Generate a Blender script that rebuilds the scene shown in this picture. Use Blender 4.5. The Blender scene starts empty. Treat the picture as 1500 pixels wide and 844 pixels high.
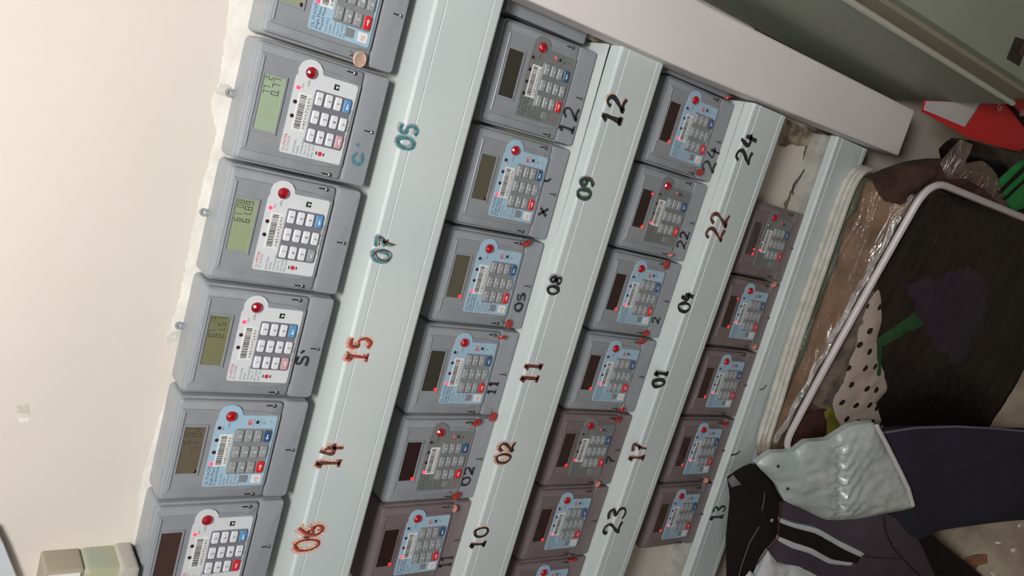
import bpy, bmesh, math, random
from mathutils import Vector, Matrix, noise, geometry
SC = bpy.context.scene
COL = SC.collection
rnd = random.Random(7)

# ------------------------------------------------------------------ camera
CAM = Vector((-0.05804, -0.82654, 0.22070))
R0 = Vector((0.2734, -0.5630, -0.7799)); R1 = Vector((-0.9475, -0.2974, -0.1175)); R2 = Vector((-0.1658, 0.7711, -0.6148))
R2 = R2.normalized(); R0 = (R0 - R2 * R0.dot(R2)).normalized(); R1 = R2.cross(R0)
F = 1160.8
cd = bpy.data.cameras.new('camera'); cam = bpy.data.objects.new('camera', cd); COL.objects.link(cam)
cd.sensor_width = 36; cd.lens = 36 * F / 1500; cd.clip_start = 0.02
cam.matrix_world = Matrix(((R0.x, -R1.x, -R2.x, CAM.x), (R0.y, -R1.y, -R2.y, CAM.y), (R0.z, -R1.z, -R2.z, CAM.z), (0, 0, 0, 1)))
SC.camera = cam

# ------------------------------------------------------------------ light
SC.view_settings.view_transform = 'Standard'; SC.view_settings.look = 'None'
SC.view_settings.exposure = 0.0; SC.view_settings.gamma = 1.0; SC.view_settings.use_curve_mapping = False
w = bpy.data.worlds.new('world'); SC.world = w; w.use_nodes = True
w.node_tree.nodes['Background'].inputs[0].default_value = (0.75, 0.85, 1.0, 1); w.node_tree.nodes['Background'].inputs[1].default_value = 0.25


def area(name, loc, target, size, power, col):
    l = bpy.data.lights.new(name, 'AREA'); l.shape = 'DISK'; l.size = size; l.energy = power; l.color = col
    o = bpy.data.objects.new(name, l); COL.objects.link(o); o.location = loc
    o.rotation_euler = (Vector(target) - Vector(loc)).to_track_quat('-Z', 'Y').to_euler(); return o


area('ceiling_light', (-0.0, -0.98, 0.93), (-0.1, 0, -0.15), 0.40, 28.5, (1.0, 0.98, 0.965))
area('fill_light', (-0.5, -1.7, 0.5), (-0.2, 0, -0.5), 0.9, 5, (1.0, 0.94, 0.93))  # added soft fill from the front, no lamp stands there

YW = 0.045      # wall plane
ZF = -1.75      # floor


# ------------------------------------------------------------------ helpers
def ray(px, py):
    return R0 * (px - 750) + R1 * (py - 422) + R2 * F


def at(px, py, Y=0.0, b=0.0, c=0.0):
    """point of the plane y = Y + b*x + c*z seen at that pixel of the photograph"""
    d = ray(px, py)
    t = (Y + b * CAM.x + c * CAM.z - CAM.y) / (d.y - b * d.x - c * d.z)
    return CAM + d * t


def lin(c):
    return tuple(((v / 255) / 12.92 if v / 255 <= .04045 else ((v / 255 + .055) / 1.055) ** 2.4) for v in c) + (1,)


MATS = {}


def mat(name, col, rough=.5, metal=0, col2=None, scale=20, bump=0, bscale=60, emit=None, estr=0, coat=0, alpha=1, contrast=(.35, .65), trans=0, spec=.5):
    if name in MATS: return MATS[name]
    m = bpy.data.materials.new(name); m.use_nodes = True; N = m.node_tree.nodes; L = m.node_tree.links
    b = N['Principled BSDF']; b.inputs['Base Color'].default_value = lin(col)
    b.inputs['Roughness'].default_value = rough; b.inputs['Metallic'].default_value = metal
    b.inputs['Coat Weight'].default_value = coat; b.inputs['Alpha'].default_value = alpha
    b.inputs['Transmission Weight'].default_value = trans; b.inputs['Specular IOR Level'].default_value = spec
    if emit: b.inputs['Emission Color'].default_value = lin(emit); b.inputs['Emission Strength'].default_value = estr
    tc = N.new('ShaderNodeTexCoord')
    if col2:
        n = N.new('ShaderNodeTexNoise'); n.inputs['Scale'].default_value = scale; n.inputs['Detail'].default_value = 5
        L.new(tc.outputs['Object'], n.inputs['Vector'])
        r = N.new('ShaderNodeValToRGB'); r.color_ramp.elements[0].position = contrast[0]; r.color_ramp.elements[1].position = contrast[1]
        r.color_ramp.elements[0].color = lin(col); r.color_ramp.elements[1].color = lin(col2)
        L.new(n.outputs['Fac'], r.inputs['Fac']); L.new(r.outputs['Color'], b.inputs['Base Color'])
    if bump:
        n = N.new('ShaderNodeTexNoise'); n.inputs['Scale'].default_value = bscale; n.inputs['Detail'].default_value = 4
        L.new(tc.outputs['Object'], n.inputs['Vector'])
        bp = N.new('ShaderNodeBump'); bp.inputs['Strength'].default_value = bump; bp.inputs['Distance'].default_value = .003
        L.new(n.outputs['Fac'], bp.inputs['Height']); L.new(bp.outputs['Normal'], b.inputs['Normal'])
    MATS[name] = m; return m


class MB:
    def __init__(s): s.v = []; s.f = []; s.mi = []

    def add(s, vs, fs, mi=0):
        o = len(s.v); s.v += [tuple(v) for v in vs]; s.f += [tuple(i + o for i in f) for f in fs]; s.mi += [mi] * len(fs); return s

    def loops(s, ls, cap0=True, cap1=True, mi=0, closed=True):
        n = len(ls[0]); vs = [p for l in ls for p in l]; fs = []
        for i in range(len(ls) - 1):
            for j in range(n if closed else n - 1):
                k = (j + 1) % n; fs.append((i * n + j, i * n + k, (i + 1) * n + k, (i + 1) * n + j))
        if cap0: fs.append(tuple(range(n - 1, -1, -1)))
        if cap1: fs.append(tuple((len(ls) - 1) * n + j for j in range(n)))
        return s.add(vs, fs, mi)

    def box(s, x0, x1, y0, y1, z0, z1, mi=0):
        return s.loops([[(x0, y, z0), (x1, y, z0), (x1, y, z1), (x0, y, z1)] for y in (y1, y0)], mi=mi)

    def slab(s, x0, x1, z0, z1, yb, yf, r=.002, bev=.0008, n=4, mi=0):
        """rounded rectangle standing out from yb towards the camera to yf with a bevelled rim"""
        def out(i):
            rr = max(r - i, .0002); pts = []
            for cx, cz, a0 in ((x1 - i - rr, z1 - i - rr, 0), (x0 + i + rr, z1 - i - rr, 90), (x0 + i + rr, z0 + i + rr, 180), (x1 - i - rr, z0 + i + rr, 270)):
                for k in range(n + 1):
                    a = math.radians(a0 + 90 * k / n); pts.append((cx + rr * math.cos(a), cz + rr * math.sin(a)))
            return pts
        ls = [[(x, yb, z) for x, z in out(0)], [(x, yf + bev, z) for x, z in out(0)]]
        if bev > .0015: ls.append([(x, yf + bev * .3, z) for x, z in out(bev * .3)])
        ls.append([(x, yf, z) for x, z in out(bev)])
        return s.loops(ls, mi=mi)

    def prism(s, pts, yb, yf, mi=0):
        return s.loops([[(x, yb, z) for x, z in pts], [(x, yf, z) for x, z in pts]], mi=mi)

    def tube(s, pts, r, n=6, mi=0):
        P = [Vector(p) for p in pts]; ls = []
        for i, p in enumerate(P):
            t = (P[min(i + 1, len(P) - 1)] - P[max(i - 1, 0)]).normalized()
            u = t.cross(Vector((0, 1, 0)));
            if u.length < .1: u = t.cross(Vector((1, 0, 0)))
            u.normalize(); v = t.cross(u); rr = r[i] if isinstance(r, (list, tuple)) else r
            ls.append([p + (u * math.cos(a) + v * math.sin(a)) * rr for a in [2 * math.pi * k / n for k in range(n)]])
        return s.loops(ls, mi=mi)

    def lathe(s, prof, c=(0, 0, 0), n=16, mi=0, ax='y'):
        """prof: (radius, height towards the camera)"""
        ls = []
        for r, h in prof:
            l = []
            for k in range(n):
                a = 2 * math.pi * k / n; x, z = r * math.cos(a), r * math.sin(a)
                l.append((c[0] + x, c[1] - h, c[2] + z) if ax == 'y' else (c[0] + x, c[1] + z, c[2] + h))
            ls.append(l)
        return s.loops(ls, mi=mi)

    def build(s, name, mats, parent=None, smooth=False, off=(0, 0, 0), recalc=True):
        me = bpy.data.meshes.new(name); me.from_pydata([(v[0] + off[0], v[1] + off[1], v[2] + off[2]) for v in s.v], [], s.f)
        for m in (mats if isinstance(mats, (list, tuple)) else [mats]): me.materials.append(m)
        me.polygons.foreach_set('material_index', s.mi)
        if recalc:
            bm = bmesh.new(); bm.from_mesh(me); bmesh.ops.recalc_face_normals(bm, faces=bm.faces); bm.to_mesh(me); bm.free()
        if smooth:
            me.polygons.foreach_set('use_smooth', [True] * len(me.polygons))
            try: me.set_sharp_from_angle(angle=math.radians(40))
            except Exception: pass
        o = bpy.data.objects.new(name, me); COL.objects.link(o)
        if parent: attach(o, parent)
        return o


LOCAL = set()


def attach(o, p):
    o.parent = p
    if p.name not in LOCAL:     # geometry given in world coordinates
        m = Matrix.Translation(p.location) @ p.rotation_euler.to_matrix().to_4x4()
        q = p.parent
        while q: m = Matrix.Translation(q.location) @ q.rotation_euler.to_matrix().to_4x4() @ m; q = q.parent
        o.matrix_parent_inverse = m.inverted()


def empty(name, loc=(0, 0, 0)):
    o = bpy.data.objects.new(name, None); COL.objects.link(o); o.location = loc; o.empty_display_size = .02; return o


def tag(o, label, cat, group=None, kind=None):
    if label: o['label'] = label
    if cat: o['category'] = cat
    if group: o['group'] = group
    if kind: o['kind'] = kind
    return o


def struct(o): o['kind'] = 'structure'; return o


TXT = {}


def text_geo(s, size):
    """flat letters in the x/z plane, origin at lower left; returns verts, faces, width"""
    if s not in TXT:
        c = bpy.data.curves.new('t', 'FONT'); c.body = s; c.size = 1; c.resolution_u = 1
        o = bpy.data.objects.new('t', c); COL.objects.link(o)
        bpy.context.view_layer.update()
        me = bpy.data.meshes.new_from_object(o.evaluated_get(bpy.context.evaluated_depsgraph_get()))
        TXT[s] = ([v.co.copy() for v in me.vertices], [tuple(p.vertices) for p in me.polygons])
        bpy.data.objects.remove(o); bpy.data.meshes.remove(me); bpy.data.curves.remove(c)
    vs, fs = TXT[s]; wd = max([v.x for v in vs] or [0]) * size
    return [(v.x * size, v.y * size) for v in vs], fs, wd


def put_text(mb, s, x, z, size, y, mi=0, center=False, width=None):
    vs, fs, wd = text_geo(s, size); k = 1 if not width else width / max(wd, 1e-6)
    ox = -wd * k / 2 if center else 0
    mb.add([(x + ox + a * k, y, z + b) for a, b in vs], fs, mi)


def mk_emit(name, c, s): return mat(name, c, .4, emit=c, estr=s)


# ------------------------------------------------------------------ materials
HOUSING = mat('grey_meter_plastic', (146, 150, 154), .38, col2=(138, 143, 148), scale=30, bump=.05, bscale=300, coat=.25)
COVER = mat('grey_cover_plastic', (142, 146, 151), .42, bump=.05, bscale=300, coat=.2)
KPAD_A = mat('keypad_mid_grey', (118, 120, 128), .5)
KPAD_B = mat('keypad_grey', (132, 136, 138), .5)
KEYW = mat('white_key', (222, 224, 228), .4)
KEYG = mat('grey_key', (150, 154, 156), .4)
KEYR = mat('red_key', (215, 40, 48), .4)
KEYP = mat('pink_key', (205, 160, 165), .4)
KEYBL = mat('blue_key', (92, 150, 200), .4)
KEYBD = mat('dark_blue_key', (50, 88, 130), .4)
LABW = mat('white_label', (212, 216, 218), .45)
LABB = mat('pale_blue_label', (158, 190, 212), .45, col2=(166, 194, 210), scale=40)
LABC = mat('grey_label', (122, 126, 126), .4)
BAR = mat('barcode_paper', (228, 230, 226), .5)
INK = mat('black_ink', (30, 32, 36), .6)
INKG = mat('grey_ink', (84, 92, 102), .6)
INKR = mat('red_ink', (205, 50, 70), .6)
INKW = mat('white_ink', (235, 238, 240), .6)
LENS = mat('dark_red_lens', (120, 14, 26), .12, coat=1, col2=(165, 26, 40), scale=180)
LENSB = mat('bright_red_lens', (188, 24, 36), .2, coat=1, col2=(150, 16, 28), scale=180)
DARK = mat('dark_plastic', (38, 36, 38), .4)
METAL = mat('screw_metal', (150, 148, 140), .35, metal=1)
LEDOFF = mat('dark_led', (60, 22, 30), .3, coat=1)
LEDON = mk_emit('lit_red_led', (255, 60, 80), 1.6)
GLOW = mk_emit('led_reflection_glow', (255, 25, 25), 2.2)
LIDM = mat('white_trunking_plastic', (196, 207, 207), .45, col2=(204, 213, 212), scale=6, bump=.03, bscale=120)
LIDE = mat('white_trunking_rim', (204, 212, 210), .4)
DUCTM = mat('ivory_duct_plastic', (236, 230, 229), .5, col2=(228, 224, 224), scale=5, bump=.03, bscale=120)
BASEM = mat('trunking_base', (176, 178, 170), .6, col2=(150, 148, 138), scale=40)
WALLM = mat('cream_painted_wall', (214, 206, 196), .8, col2=(208, 201, 190), scale=3, bump=.12, bscale=40)
PLAST = mat('pale_filler', (226, 222, 214), .85, bump=.5, bscale=90, col2=(214, 210, 200), scale=30)
PLASG = mat('grey_cement_smear', (178, 178, 168), .9, bump=.4, bscale=90, col2=(205, 203, 192), scale=50)
BROWNP = mat('broken_brown_plaster', (112, 98, 82), .95, bump=1, bscale=60, col2=(178, 164, 140), scale=45, contrast=(.4, .6))
BROWNGAP = mat('bare_brown_gap', (92, 76, 62), .95, bump=.8, bscale=120, col2=(130, 112, 92), scale=60)

# ------------------------------------------------------------------ the room
o = MB().box(-3.2, 1.6, YW, YW + .15, ZF, 1.0).build('wall_back', WALLM); struct(o); WALL = o
struct(MB().box(-3.2, 1.6, -3.0, YW + .15, ZF - .1, ZF).build('floor', mat('dusty_cement_floor', (140, 124, 108), .85, col2=(172, 160, 138), scale=14, bump=.5, bscale=50)))
FLOOR = bpy.data.objects['floor']
struct(MB().box(-3.2, 1.6, -3.0, YW + .15, 1.0, 1.1).build('ceiling', mat('ceiling_paint', (215, 212, 205), .9)))
struct(MB().box(1.6, 1.75, -3.0, YW + .15, ZF, 1.0).build('wall_right', mat('room_paint', (120, 118, 108), .85)))
struct(MB().box(-3.35, -3.2, -3.0, YW + .15, ZF, 1.0).build('wall_left', MATS['room_paint']))
struct(MB().box(-3.35, 1.75, -3.15, -3.0, ZF, 1.0).build('wall_front', mat('dark_room_paint', (70, 56, 52), .9)))


def jag(pts, amp=.002, step=.006):
    out = []
    for i, a in enumerate(pts):
        b = pts[(i + 1) % len(pts)]; d = math.hypot(b[0] - a[0], b[1] - a[1]); n = max(1, int(d / step))
        for k in range(n):
            t = k / n; out.append((a[0] + (b[0] - a[0]) * t + rnd.uniform(-amp, amp), a[1] + (b[1] - a[1]) * t + rnd.uniform(-amp, amp)))
    return out


def tri_fill(poly, h, amp=0):
    """Delaunay fill of a 2D polygon with inner points every h"""
    n = len(poly); xs = [p[0] for p in poly]; ys = [p[1] for p in poly]; pts = [Vector(p) for p in poly]
    def inside(x, y):
        c = False; j = n - 1
        for i in range(n):
            if (poly[i][1] > y) != (poly[j][1] > y) and x < (poly[j][0] - poly[i][0]) * (y - poly[i][1]) / (poly[j][1] - poly[i][1]) + poly[i][0]: c = not c
            j = i
        return c
    def dist(x, y):
        m = 1e9
        for i in range(n):
            ax, ay = poly[i]; bx, by = poly[(i + 1) % n]; dx, dy = bx - ax, by - ay; L = dx * dx + dy * dy
            t = 0 if L == 0 else max(0, min(1, ((x - ax) * dx + (y - ay) * dy) / L))
            m = min(m, math.hypot(x - ax - t * dx, y - ay - t * dy))
        return m
    ds = [0.0] * n; y = min(ys) + h / 2; row = 0
    while y < max(ys):
        x = min(xs) + (h / 2 if row % 2 else 0)
        while x < max(xs):
            if inside(x, y):
                d = dist(x, y)
                if d > h * .45: pts.append(Vector((x, y))); ds.append(d)
            x += h
        y += h * .87; row += 1
    r = geometry.delaunay_2d_cdt(pts, [(i, (i + 1) % n) for i in range(n)], [list(range(n))], 1, 1e-7)
    vs, fs = r[0], r[2]; dd = [0.0] * len(vs)
    for i, src in enumerate(r[3]): dd[i] = ds[src[0]] if src else 0
    return vs, fs, dd


def patch(name, pxs, material, parent, th=.0015, Y=YW, step=6, amp=1.6):
    """irregular flake of plaster lying on the wall, outline taken at pixels"""
    pl = jag(pxs, amp, step)
    w2 = [(at(x, y, Y).x, at(x, y, Y).z) for x, y in pl]
    vs, fs, dd = tri_fill(w2, .012)
    mb = MB(); n = len(vs)
    V = [(v.x, Y - th * min(1, .35 + d / .006) * (0.6 + .8 * noise.noise(Vector((v.x * 60, v.y * 60, 3))) ** 2 + .2), v.y) for v, d in zip(vs, dd)]
    mb.add(V + [(v.x, Y + .001, v.y) for v in vs], [tuple(f) for f in fs] + [tuple(i + n for i in reversed(f)) for f in fs])
    b = len(w2)
    mb.add([], [])
    mb.f += [(i, (i + 1) % b, (i + 1) % b + n, i + n) for i in range(b)]; mb.mi += [0] * b
    return mb.build(name, material, parent, smooth=True)


patch('filler_strip', [(338, -8), (380, -8), (375, 60), (345, 130), (330, 225), (312, 330), (300, 420), (285, 470), (262, 490), (242, 500), (262, 440), (280, 350), (300, 260), (318, 190), (308, 150), (322, 120), (330, 60)], PLAST, WALL)
patch('filler_strip', [(262, 560), (252, 575), (238, 600), (222, 650), (205, 720), (196, 800), (200, 806), (240, 720), (262, 640)], PLAST, WALL, .001)
patch('cement_smear', [(316, 128), (330, 120), (342, 128), (340, 150), (326, 154), (318, 142)], PLASG, WALL, .002, amp=2.5)
patch('cement_smear', [(244, 492), (262, 482), (272, 500), (262, 520), (246, 500)], PLASG, WALL, .002)
patch('cement_smear', [(292, 300), (312, 280), (316, 300), (300, 318)], PLAST, WALL, .002)
patch('paint_chip', [(24, 594), (42, 594), (44, 606), (26, 606)], mat('chip_grey', (196, 190, 176), .9), WALL, .001, amp=2.5, step=4)
patch('paint_chip', [(24, 612), (44, 612), (42, 618), (26, 618)], mat('chip_pale', (226, 222, 214), .9), WALL, .001, amp=1.5, step=4)
patch('broken_plaster', [(1140, 170), (1240, 208), (1205, 232), (1186, 215), (1168, 212), (1142, 214)], BROWNP, WALL, .004, amp=2)
patch('wall_crack_or_gap', [(1180, 212), (1190, 214), (1176, 250), (1162, 290), (1152, 308), (1148, 300), (1166, 262), (1176, 238)], BROWNGAP, WALL, .0015, amp=1.5, step=5)
patch('broken_plaster', [(844, 36), (890, 48), (925, 66), (904, 74), (872, 64), (850, 50)], BROWNP, WALL, .004, Y=.02)
patch('wall_crack_or_gap', [(1080, 20), (1110, 30), (1210, 88), (1290, 136), (1310, 150), (1260, 132), (1150, 78)], BROWNGAP, WALL, .003, Y=YW)  # brown strip along the gap between duct and cabinet


# ------------------------------------------------------------------ trunking (long boxes of clipped lids)
def trunk(name, label, zt0, zt1, zb0, zb1, x0, x1, yf, yl, m=LIDM, gap=None):
    """zt0/zb0 at x1 (right end), zt1/zb1 at x0 (left end)"""
    t = empty(name, ((x0 + x1) / 2, YW, (zb0 + zb1) / 2)); tag(t, label, 'trunking', 'horizontal cable trunking between the rows of meters')
    rb = .003
    def sec(x, zt, zb):
        return [(x, yl, zt), (x, yf + rb, zt), (x, yf + rb * .3, zt - rb * .3), (x, yf, zt - rb), (x, yf, zt - .0125), (x, yf + .0008, zt - .013), (x, yf + .0008, zt - .0138), (x, yf, zt - .0143),
                (x, yf, zb + .0143), (x, yf + .0008, zb + .0138), (x, yf + .0008, zb + .013), (x, yf, zb + .0125), (x, yf, zb + rb), (x, yf + rb * .3, zb + rb * .3), (x, yf + rb, zb), (x, yl, zb)]
    MB().loops([sec(x0, zt1, zb1), sec(x1, zt0, zb0)]).build('lid', m, t)
    g = .010
    b = MB(); b.loops([[(x, YW - .0005, zt - g), (x, yl + .0002, zt - g), (x, yl + .0002, zb + g), (x, YW - .0005, zb + g)] for x, zt, zb in ((x0, zt1, zb1), (x1, zt0, zb0))])
    b.build('base', BROWNGAP if gap else BASEM, t)  # brown base colour darkens the recess behind the open gap
    if gap is not None:
        l = MB(); fr = -.012 if gap else .001
        xm = x0 if not gap else -.30
        l.loops([[(xm, y, zt0 + (zt1 - zt0) * (x1 - xm) / (x1 - x0) - .0005), (x1 - .001, y, zt0 + gap - .0005), (x1 - .001, y, zt0 + gap - .0025), (xm, y, zt0 + (zt1 - zt0) * (x1 - xm) / (x1 - x0) - .0025)] for y in (YW - .0005, fr)])
        if gap: l.loops([[(x0, y, zt1 - .0005), (xm, y, zt0 + (zt1 - zt0) * (x1 - xm) / (x1 - x0) - .0005), (xm, y, zt0 + (zt1 - zt0) * (x1 - xm) / (x1 - x0) - .0025), (x0, y, zt1 - .0025)] for y in (YW - .0005, yl + .0002)])
        l.build('side_wall', LIDE, t)
    return t


T1 = trunk('cable_trunking', 'white trunking numbered 05, 07, 15, 14 and 06 below the top row of meters', -.2035, -.2075, -.2885, -.2885, -1.05, .1075, -.03, .0005, gap=0)
T2 = trunk('cable_trunking', 'white trunking numbered 12, 09, 08, 11, 02 and 10 below the second row', -.4785, -.4745, -.5595, -.5555, -1.05, .1065, -.03, -.008, gap=.0085)
T3 = trunk('cable_trunking', 'white trunking numbered 24, 22, 04, 01, 17 and 23 below the third row', -.7660, -.7510, -.849, -.820, -1.05, .108, -.03, -.008, gap=.0055)
T4 = trunk('cable_trunking', 'white trunking marked 13 in dark green below the lowest row, beside the bag', -1.0240, -1.0380, -1.1240, -1.1220, -1.05, .1165, -.015, .0)
# vertical duct
D = empty('cable_duct', (.157, YW, -1.16)); tag(D, 'wide ivory vertical cable duct at the right ends of the trunking', 'cable duct')


def dsec(z, a, b, yf=-.05, yl=-.012, rb=.003):
    return [(a, yl, z), (a, yf + rb, z), (a + rb * .3, yf + rb * .3, z), (a + rb, yf, z), (a + .0115, yf, z), (a + .012, yf + .0008, z), (a + .0128, yf + .0008, z), (a + .0133, yf, z),
            (b - .0133, yf, z), (b - .0128, yf + .0008, z), (b - .012, yf + .0008, z), (b - .0115, yf, z), (b - rb, yf, z), (b - rb * .3, yf + rb * .3, z), (b, yf + rb, z), (b, yl, z)]


MB().loops([dsec(.30, .106, .194), dsec(-.60, .107, .1945), dsec(-1.165, .1205, .2035)]).build('lid', DUCTM, D)
MB().box(.124, .190, -.0115, YW - .0005, -1.158, .30).build('base', BASEM, D)

# filler strips between the last meters and the duct
for zt, zb, xa, n in ((-.315, -.445, .0955, 'second'), (-.605, -.745, .1045, 'third')):
    o = MB().slab(xa, .1175, zb, zt, YW, .004, .003, .002).build('grey_end_strip', HOUSING)
    tag(o, f'narrow grey plastic strip between the {n} row of meters and the ivory duct', 'strip')

# ------------------------------------------------------------------ meters
OFF = (0, -YW, .20)


def build_meter(kind):
    """kind A white label/white keys, B pale blue label/grey keys, C bare grey label. Local frame: x right, z up, front at y=0 before OFF"""
    root = empty('prepaid_meter'); LOCAL.add(root.name)
    def bl(mb, name, m, par=root, smooth=False): LOCAL.add(par.name); return mb.build(name, m, par, smooth, OFF)
    b = MB()
    b.slab(-.0632, .0632, -.190, -.0395, YW, .006, .006, .002)
    b.slab(-.0605, .0605, -.1585, -.0415, .006, 0, .005, .003)
    # raised central panel that flares in at the bottom
    pan = [(.0505, -.0445), (.0505, -.110), (.0500, -.135), (.047, -.150), (.0455, -.1575), (-.0455, -.1575), (-.047, -.150), (-.0500, -.135), (-.0505, -.110), (-.0505, -.0445)]
    b.loops([[(x, .0005, z) for x, z in pan], [(x * .985, -.0016, z * .985 - .0016) for x, z in pan]])
    body = bl(b, 'housing', HOUSING, smooth=True)
    # ridge above the screen
    bl(MB().slab(-.047, .0475, -.0492, -.0468, 0, -.0028, .001, .0006), 'ridge', HOUSING)
    # bezel frame round the screen
    fr = MB()
    for a in ((-.029, .032, -.0515, -.0495), (-.029, .032, -.0762, -.0742), (-.029, -.0268, -.0742, -.0515), (.0298, .032, -.0742, -.0515)):
        fr.box(a[0], a[1], -.0032, -.001, a[2], a[3])
    bl(fr, 'screen_frame', HOUSING)
    scr = MB().box(-.0268, .0298, -.0022, -.0012, -.0742, -.0515)
    bl(scr, 'screen', mat('screen_dark', (48, 32, 32), .12, coat=.6))
    # label
    lm = {'A': LABW, 'B': LABB, 'C': LABC}[kind]
    pts = [(-.0425, -.0840), (.036, -.0840)]
    for k in range(9):
        a = math.radians(90 + 18 - k * 24); pts.append((.0435 + .0135 * math.cos(a), -.0985 + .0135 * math.sin(a)))
    pts = pts[:2] + [p for p in pts[2:] if p[0] > .036] + [(.0445, -.114), (.0445, -.1515), (.0425, -.1535), (-.0425, -.1535), (-.044, -.1515), (-.044, -.0855)]
    lab = bl(MB().prism(pts, -.001, -.0026), 'label_plate', lm)
    LOCAL.add(lab.name)
    ink = MB(); Y = -.0028
    if kind == 'A':
        put_text(ink, 'CL-METER', -.0425, -.0885, .0042, Y, 2)
        put_text(ink, 'CL 710C07', -.0425, -.0925, .0036, Y, 1)
    else:
        put_text(ink, 'CL 710C07', -.0425, -.0895, .0052, Y, 0)
        put_text(ink, 'Single Phase', -.0425, -.0940, .0046, Y, 0)
        put_text(ink, 'Prepaid Meter', -.0425, -.0985, .0044, Y, 0)
    for i, s in enumerate(('220V 50Hz', '5(60)A', '1600imp/kWh', 'Class 1.0', 'IEC 62053', 'IP54  2014')):
        put_text(ink, s, -.0425, -.1040 - i * .0042 + (.0045 if kind == 'A' else 0), .0032, Y, 1)
    for i, s in enumerate(('Rate', 'Alarm')): put_text(ink, s, .026 - i * .0148, -.0935, .0026, Y, 1)
    put_text(ink, 'kWh', .029, -.1000, .0034, Y, 1)
    if kind == 'A':
        ink.box(.0335, .0395, Y, Y + .0001, -.1325, -.1265); ink.box(.0350, .038, Y - .0001, Y, -.1300, -.1290, 3); ink.box(.0362, .0372, Y - .0001, Y, -.1322, -.1300, 3)
        put_text(ink, 'CLOU ELECTRONICS', 0, -.1532, .0031, Y, 0, True, .034)
        ink.lathe([(.0026, -Y - .0001), (.0026, -Y)], (-.0368, 0, -.1282), 10, 2)
        ink.box(-.0385, -.0350, Y, Y + .0001, -.1246, -.1232); ink.box(-.0385, -.0350, Y, Y + .0001, -.1332, -.1318)
    else:
        ink.box(.0330, .0395, Y, Y + .0001, -.1245, -.1200, 2); put_text(ink, 'CE', .0338, -.1240, .0045, Y - .0002, 3)
        ink.box(.0345, .0385, Y, Y + .0001, -.1325, -.1290, 0); put_text(ink, 'IR', .0340, -.1400, .0042, Y, 1); put_text(ink, '+', .036, -.1480, .0042, Y, 1)
        for zz in (-.1271, -.1345): ink.box(.031, .042, Y, Y + .0001, zz, zz + .0003, 1)
    bl(ink, 'print', [INK, INKG, INKR, INKW] if kind != 'C' else [INK, INK, INKR, INKW], lab)
    if kind != 'A':
        wq = MB().slab(-.0425 + .003, -.0305, -.1335, -.1240, -.0026, -.0036, .001, .0003, 2)
        bl(wq, 'port_window', KPAD_B, lab)
        st = MB().box(-.0405, -.0305, -.0030, -.0026, -.1500, -.1390); put_text(st, '02', -.039, -.1465, .006, -.0032, 1)
        bl(st, 'sticker', [BAR if kind == 'B' else LABC, INKR], lab)
    # barcode
    bc = MB().box(-.0185, .0212, -.0031, -.0026, -.1055, -.0912); r2 = random.Random(3); x = -.0165
    while x < .018:
        wd = r2.choice((.0004, .0007, .0011)); bc.box(x, x + wd, -.0033, -.0031, -.0995, -.0928, 1); x += wd + r2.choice((.0005, .0008))
    put_text(bc, '0450072690', -.0160, -.1045, .0043, -.0033, 1, width=.034)
    bl(bc, 'barcode_sticker', [BAR, INK])
    # optical port
    ln = MB().lathe([(.0062, .001), (.0062, .0045), (.0056, .0052), (.0048, .0060), (.0030, .0072), (.001, .0076)], (.0434, 0, -.0985), 14, 0)
    bl(ln, 'red_button', LENS if kind == 'A' else LENSB, smooth=False)
    # leds
    xs = (.0254, .0104, -.0044) if kind == 'A' else (.0290, .0140, -.0010, -.0155)
    for i, x in enumerate(xs):
        on = (i == 0) if kind == 'A' else (i == 3)
        l = MB().lathe([(.0022, .0026), (.0022, .0031), (.0015, .0032), (.0010, .0040)], (x, 0, -.0884), 10)
        bl(l, 'led_or_reflection', LEDON if on else LEDOFF)
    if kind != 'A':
        g = MB().lathe([(.0024, .0022), (.0012, .0027)], (-.0246, 0, -.0727), 8); bl(g, 'led_or_reflection', GLOW)  # emissive disc painting the LED's reflection in the screen, not a lamp
    # keypad
    kp = bl(MB().slab(-.0285, .0285, -.1505, -.1072, -.002, -.0036, .002, .0006), 'keypad', KPAD_A if kind == 'A' else (KPAD_B if kind == 'B' else LABC))
    LOCAL.add(kp.name)
    names = ('1', '2', '3', '4', '5', '6', '7', '8', '9', '<', '0', '>')
    for i, s in enumerate(names):
        cx = (-.0195, 0, .0198)[i % 3]; cz = (-.1128, -.1236, -.1344, -.1450)[i // 3]
        k = MB().slab(cx - .0070, cx + .0070, cz - .0038, cz + .0038, -.0036, -.0058, .0016, .0006, 3)
        if s == '<': m = KEYR if kind != 'A' else KEYP
        elif s == '>': m = KEYBL if kind == 'A' else KEYBD
        else: m = KEYW if kind == 'A' else KEYG
        if s in '<>':
            sg = -1 if s == '<' else 1
            k.box(cx - .0028, cx + .0028, -.0060, -.0058, cz - .0005, cz + .0005, 1)
            k.add([(cx + sg * -.0040, -.0060, cz), (cx + sg * -.001, -.0060, cz + .0018), (cx + sg * -.001, -.0060, cz - .0018)], [(0, 1, 2)], 1)
        else: put_text(k, s, cx, cz - .0020, .0055, -.0060, 1, True)
        bl(k, 'key', [m, INK if (kind == 'A' and s not in '<>') else INKW], kp)
    # terminal cover with its screws
    tc = MB().slab(-.0625, .0625, -.1895, -.1595, .006, -.0004, .005, .003)
    tv = bl(tc, 'terminal_cover', COVER, smooth=True); LOCAL.add(tv.name)
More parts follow.
